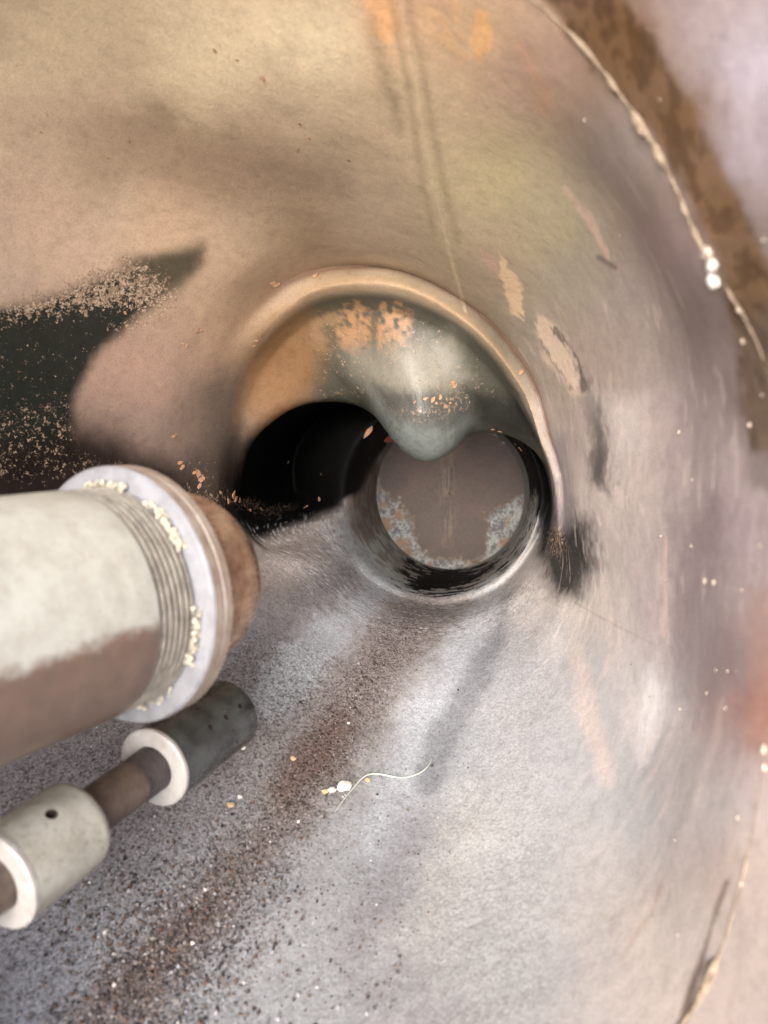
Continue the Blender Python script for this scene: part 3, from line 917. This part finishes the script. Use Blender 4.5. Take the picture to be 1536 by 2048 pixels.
lathe('thread', P0, A, prof, M_THREAD, big, 96)
lathe('collar', P0, A, [(-.001, .03), (0, RP + .0015), (0, .0445), (.0006, .0451), (.0012, .0453)], M_COLLAR, big, 96)
lathe('collar_rim', P0, A, [(.0012, .0453), (.0045, .0453), (.0052, .0447), (.0056, .0447), (.0060, .0451), (.0092, .0451), (.0102, .044), (.0102, .02)], M_RIM, big, 96)
lathe('end_cap', P0, A, [(.0102, .0340), (.0122, .0345), (.0150, .0345), (.0160, .0335), (.0166, .0312), (.018, .0316), (.024, .0334), (.031, .0338), (.037, .0328), (.0425, .0300), (.0465, .0250), (.049, .018), (.050, .009), (.0503, 0)], M_BRASS, big, 72)
# dried sealant squeezed out round the thread
u = A.orthogonal().normalized(); v = A.cross(u)
bm = bmesh.new()
for i in range(900):
    an = random.uniform(0, 2 * math.pi)
    dens = .5 + .5 * math.sin(an * 2 + 1.0)
    dirn = u * math.cos(an) + v * math.sin(an)
    # heavier towards the upper rim and at the lower right of the thread
    if dirn.z < .35 and not (dirn.x > .55 and -.55 < dirn.z < .0) and random.random() > .25:
        continue
    if math.sin(an * 7 + 1.3) + .6 * math.sin(an * 17) < -.1:
        continue
    r = random.uniform(.0003, .0009) * random.uniform(.7, 1.3)
    c = P0 - A * random.uniform(.0, .0025) + dirn * (RP + random.uniform(-.0004, .0018))
    vs = bmesh.ops.create_icosphere(bm, subdivisions=1, radius=r)['verts']
    for w in vs:
        w.co = w.co * random.uniform(.7, 1.3) + c
me = bpy.data.meshes.new('sealant'); bm.to_mesh(me); bm.free(); me.materials.append(M_SEAL)
for p in me.polygons:
    p.use_smooth = True
place('sealant', me, big)
# small torn tab under the collar
lump('sealant_tab', M_SEAL, big, .006, 4, 3, (1.1, .45, .5), .2, P0 + (ray(165, 1443, .245) - P0), Vector((.3, -.3, .9)).normalized())

# slim rod with two sleeves
P1 = ray(-8, 1765, .236); P2 = ray(305, 1537, .30)
B = (P2 - P1).normalized()
LT = (P2 - P1).length
rod = empty('probe_rod', P1 - B * .16)
tag(rod, 'slim dark rod carrying two drilled sleeves with bright ring faces, below the large pipe', 'probe')
RS, RR = .0163, .0090
M_RODT = metal_paint('rod_thread', (80, 72, 72), (58, 52, 50), .4, .4, 200, .3)
prof = [(-.17, 0), (-.17, RR)] + [(-.17 + (LT + .158) * i / 20, RR) for i in range(1, 21)]
lathe('rod', P1, B, prof, M_ROD, rod, 56)
prof = [(LT - .012, RR)]
for i in range(6):
    t = LT - .0115 + i * .0019
    prof += [(t, RR + .0001), (t + .0005, RR - .00012), (t + .001, RR - .00012), (t + .0015, RR + .0001)]
prof += [(LT + .0005, RR)]
lathe('rod_thread', P1, B, prof, M_RODT, rod, 56)


def sleeve(t0, length, mat, rnd_end):
    e = rnd_end
    prof = [(t0 + .0022, RR), (t0 + .0022, RS), (t0 + length - e, RS)]
    for i in range(1, 7):
        an = i / 6 * math.pi / 2
        prof.append((t0 + length - e + e * math.sin(an), RS - e * (1 - math.cos(an))))
    prof += [(t0 + length, RR * .7 if t0 < .01 else 0.0)]
    if t0 > .01:
        prof[-1] = (t0 + length, 0)
        prof.insert(0, (t0 + .0022, 0))
    else:
        prof[-1] = (t0 + length, 0)
        prof.insert(0, (t0 + .0022, 0))
    o = lathe('sleeve', P1, B, prof, mat, rod, 72)
    w = lathe('ring_face', P1, B, [(t0 + .0021, RR + .0001), (t0, RR + .0004), (t0, RS - .0004), (t0 + .0006, RS + .0002), (t0 + .0021, RS + .0002)], M_RING, rod, 72)
    return o


s1 = sleeve(0, .0345, M_SLEEVE1, .0045)
s2 = sleeve(LT, .052, M_SLEEVE2, .0025)
M_HOLE = metal_paint('hole_shadowed_steel', (60, 46, 42), (40, 32, 30), .6, 0, 200)


def drill(o, spots, t0):
    b = Vector(o['_b'])
    bv = BVHTree.FromPolygons([v.co + b for v in o.data.vertices], [tuple(p.vertices) for p in o.data.polygons])
    bm = bmesh.new()
    for (px, py, r) in spots:
        loc, nrm, _, _ = bv.ray_cast(Vector((0, 0, 0)), ray(px, py).normalized())
        if loc is None:
            print('hole missed', px, py); continue
        if abs(nrm.dot(B)) > .4:
            print('hole on face', px, py)
        q_ = nrm.to_track_quat('Z', 'Y').to_matrix().to_4x4()
        bmesh.ops.create_cone(bm, cap_ends=True, segments=28, radius1=r, radius2=r, depth=.012, matrix=Matrix.Translation(loc - b) @ q_)
    me = bpy.data.meshes.new('cut'); bm.to_mesh(me); bm.free()
    me.materials.append(M_HOLE)
    c = bpy.data.objects.new('cut', me); COL.objects.link(c)
    c.parent = o.parent
    md = o.modifiers.new('b', 'BOOLEAN'); md.operation = 'DIFFERENCE'; md.object = c; md.solver = 'EXACT'
    try:
        md.material_mode = 'TRANSFER'
    except Exception:
        pass
    bpy.context.view_layer.update()
    dg = bpy.context.evaluated_depsgraph_get()
    nm = bpy.data.meshes.new_from_object(o.evaluated_get(dg))
    o.modifiers.clear()
    o.data = nm
    bpy.data.objects.remove(c)
    nm.set_sharp_from_angle(angle=math.radians(32))


drill(s1, [(103, 1628, .0021), (12, 1596, .0016)], 0)
drill(s2, [(421, 1453, .0011), (452, 1433, .0012), (480, 1412, .0011), (506, 1408, .0010)], LT)


# ------------------------------------------------------------------ loose grit on the floor
def grit_mat():
    m, nt, b = new_mat('loose_grit')
    at = nd(nt, 'ShaderNodeAttribute', attribute_name='tint')
    nt.links.new(at.outputs['Color'], b.inputs['Base Color'])
    b.inputs['Roughness'].default_value = .75
    return m


path = [(820, 1240), (740, 1360), (640, 1520), (560, 1640), (430, 1790), (330, 1920), (220, 2060)]
vs, fs, cs = [], [], []
octa = np.array([(1, 0, 0), (-1, 0, 0), (0, 1, 0), (0, -1, 0), (0, 0, 1), (0, 0, -1)], float)
of = [(0, 2, 4), (2, 1, 4), (1, 3, 4), (3, 0, 4), (2, 0, 5), (1, 2, 5), (3, 1, 5), (0, 3, 5)]
pal = [lin(70, 60, 56), lin(46, 42, 42), lin(98, 84, 74), lin(130, 124, 122), lin(96, 66, 50), lin(150, 148, 152), lin(215, 210, 205)]
pw = np.array([.26, .22, .2, .17, .08, .06, .01])
for i in range(6400):
    if i < 3400:
        k = random.random() ** .8 * (len(path) - 1.001)
        j = int(k); f = k - j
        x = path[j][0] + (path[j + 1][0] - path[j][0]) * f + random.gauss(0, 34 + 14 * j)
        y = path[j][1] + (path[j + 1][1] - path[j][1]) * f + random.gauss(0, 24)
    elif i > 5200:
        x, y = random.gauss(330, 130), random.gauss(1860, 120)
    else:
        x, y = random.uniform(-20, 950), random.uniform(1380, 2080)
        if x > 1500 - y * .35:
            continue
    loc, nrm = on_wall(x, y)
    if loc is None:
        continue
    big_ = .04 + .10 * min(1, max(0, (y - 1650) / 300))
    s = (random.uniform(.0002, .00055) if random.random() > big_ and i < 5600 else random.uniform(.0005, .0012))
    o_ = octa * s * rng.uniform(.6, 1.25, (6, 1))
    q_ = Vector((random.gauss(0, 1), random.gauss(0, 1), random.gauss(0, 1))).to_track_quat('Z', 'Y').to_matrix()
    o_ = o_ @ np.array(q_).T + np.array(loc + nrm * s * .35)
    n0 = len(vs)
    vs += [tuple(p) for p in o_]
    fs += [(a + n0, b_ + n0, c_ + n0) for a, b_, c_ in of]
    col = pal[rng.choice(len(pal), p=pw / pw.sum())]
    cs += [(*col, 1)] * 6
me = bpy.data.meshes.new('grit'); me.from_pydata(vs, [], fs)
a = me.color_attributes.new('tint', 'FLOAT_COLOR', 'POINT')
a.data.foreach_set('color', np.array(cs, np.float32).reshape(-1))
me.materials.append(grit_mat())
tag(place('grit', me, None, on_wall(640, 1520)[0]), 'dark brown grit strewn down the trough of the vessel floor', 'grit', kind='stuff')


def crumb(px, py, s, mat, label, cat='crumb', seed=1, squash=(1, .8, .7), group=None):
    loc, nrm = on_wall(px, py)
    r = s * loc.y / F
    o = lump('crumb', mat, None, r, seed, 3, squash, .45, loc + nrm * r * .45, nrm, base=loc)
    tag(o, label, cat)
    return o


crumb(688, 1577, 13, M_CRUMB, 'largest white chalky crumb, lying beside the pale fibre on the floor', seed=3, squash=(1.2, .8, .6))
crumb(663, 1582, 7, M_CRUMB, 'small white crumb between the largest white crumb and the cream one', seed=9, squash=(1.3, .7, .6))
crumb(650, 1585, 6, M_TAN, 'small cream crumb at the left end of the white crumbs', seed=5)
crumb(735, 1562, 5.5, M_TAN, 'tiny tan pebble just under the bend of the pale fibre', 'pebble', seed=7)
crumb(586, 1519, 6, M_TAN, 'tan pebble on the reddish brown grit, uphill of the white crumbs', 'pebble', seed=8)
crumb(462, 1612, 7, M_TAN, 'peach pebble on grey floor to the right of the farther ring face', 'pebble', seed=11)
crumb(480, 1595, 5, M_CRUMB, 'tiny white chip beside the peach pebble on the grey floor', 'chip', seed=12)
crumb(486, 1497, 5, M_CRUMB, 'tiny white chip on the floor under the dark drilled sleeve', 'chip', seed=13)

# pale fibre
fp = []
fx = [(670, 1625), (690, 1597), (708, 1578), (722, 1562), (738, 1552), (765, 1552), (795, 1558), (820, 1556), (845, 1547), (858, 1535), (864, 1524)]
for i in range(len(fx) - 1):
    for k in range(6):
        t = k / 6
        x = fx[i][0] + (fx[i + 1][0] - fx[i][0]) * t
        y = fx[i][1] + (fx[i + 1][1] - fx[i][1]) * t
        loc, nrm = on_wall(x, y)
        s_ = (i + t) / len(fx)
        fp.append(loc + nrm * (.0006 + .0012 * math.sin(s_ * 5.2) ** 2))
# soften the corners
for _ in range(6):
    fp = [fp[0]] + [(fp[i - 1] + fp[i] * 2 + fp[i + 1]) / 4 for i in range(1, len(fp) - 1)] + [fp[-1]]
fb = tube('fibre', fp, [.00012 + .00022 * math.sin(math.pi * i / (len(fp) - 1)) for i in range(len(fp))], M_FIBRE, None, 6, base=fp[0].copy())
tag(fb, 'thin pale greenish fibre curling across the grey floor', 'fibre')

# ------------------------------------------------------------------ camera
cam = bpy.data.cameras.new('camera')
co = bpy.data.objects.new('camera', cam); COL.objects.link(co)
cam.sensor_fit = 'VERTICAL'; cam.sensor_height = 24.0
cam.lens = F / 2048 * 24.0
cam.clip_start = .005; cam.clip_end = 100
co.rotation_euler = (math.pi / 2 - PITCH, 0, 0)
cam.dof.use_dof = True
cam.dof.focus_distance = .50
cam.dof.aperture_fstop = 6.6
S.camera = co

# ------------------------------------------------------------------ light
SUN_EL, SUN_AZ = math.radians(52), math.radians(0)
w = bpy.data.worlds.new('World'); S.world = w
w.use_nodes = True
nt = w.node_tree
sky = nt.nodes.new('ShaderNodeTexSky'); sky.sky_type = 'NISHITA'; sky.sun_disc = False
# light comes from behind the camera, from its left and above
dirv = Vector((-.22, -.70, .68)).normalized()
sky.sun_elevation = math.asin(dirv.z)
sky.sun_rotation = math.atan2(dirv.x, dirv.y)
sky.dust_density = 4.0; sky.air_density = 1.0; sky.ozone_density = 1.0
nt.links.new(sky.outputs[0], nt.nodes['Background'].inputs[0])
nt.nodes['Background'].inputs[1].default_value = .10
sl = bpy.data.lights.new('sun', 'SUN'); sl.energy = 1.5; sl.angle = math.radians(50); sl.color = (1, .985, .96)
so = bpy.data.objects.new('sun', sl); COL.objects.link(so)
so.rotation_euler = dirv.to_track_quat('Z', 'Y').to_euler()

S.view_settings.view_transform = 'Standard'
S.view_settings.look = 'None'
S.view_settings.exposure = 2.35
S.view_settings.gamma = 1.0
S.view_settings.use_curve_mapping = False
S.cycles.use_denoising = True
S.cycles.max_bounces = 5
S.cycles.diffuse_bounces = 4
S.cycles.glossy_bounces = 2
S.cycles.use_adaptive_sampling = True
S.cycles.adaptive_threshold = .03
S.cycles.caustics_reflective = False
for o in bpy.data.objects:
    if '_b' in o.keys():
        del o['_b']
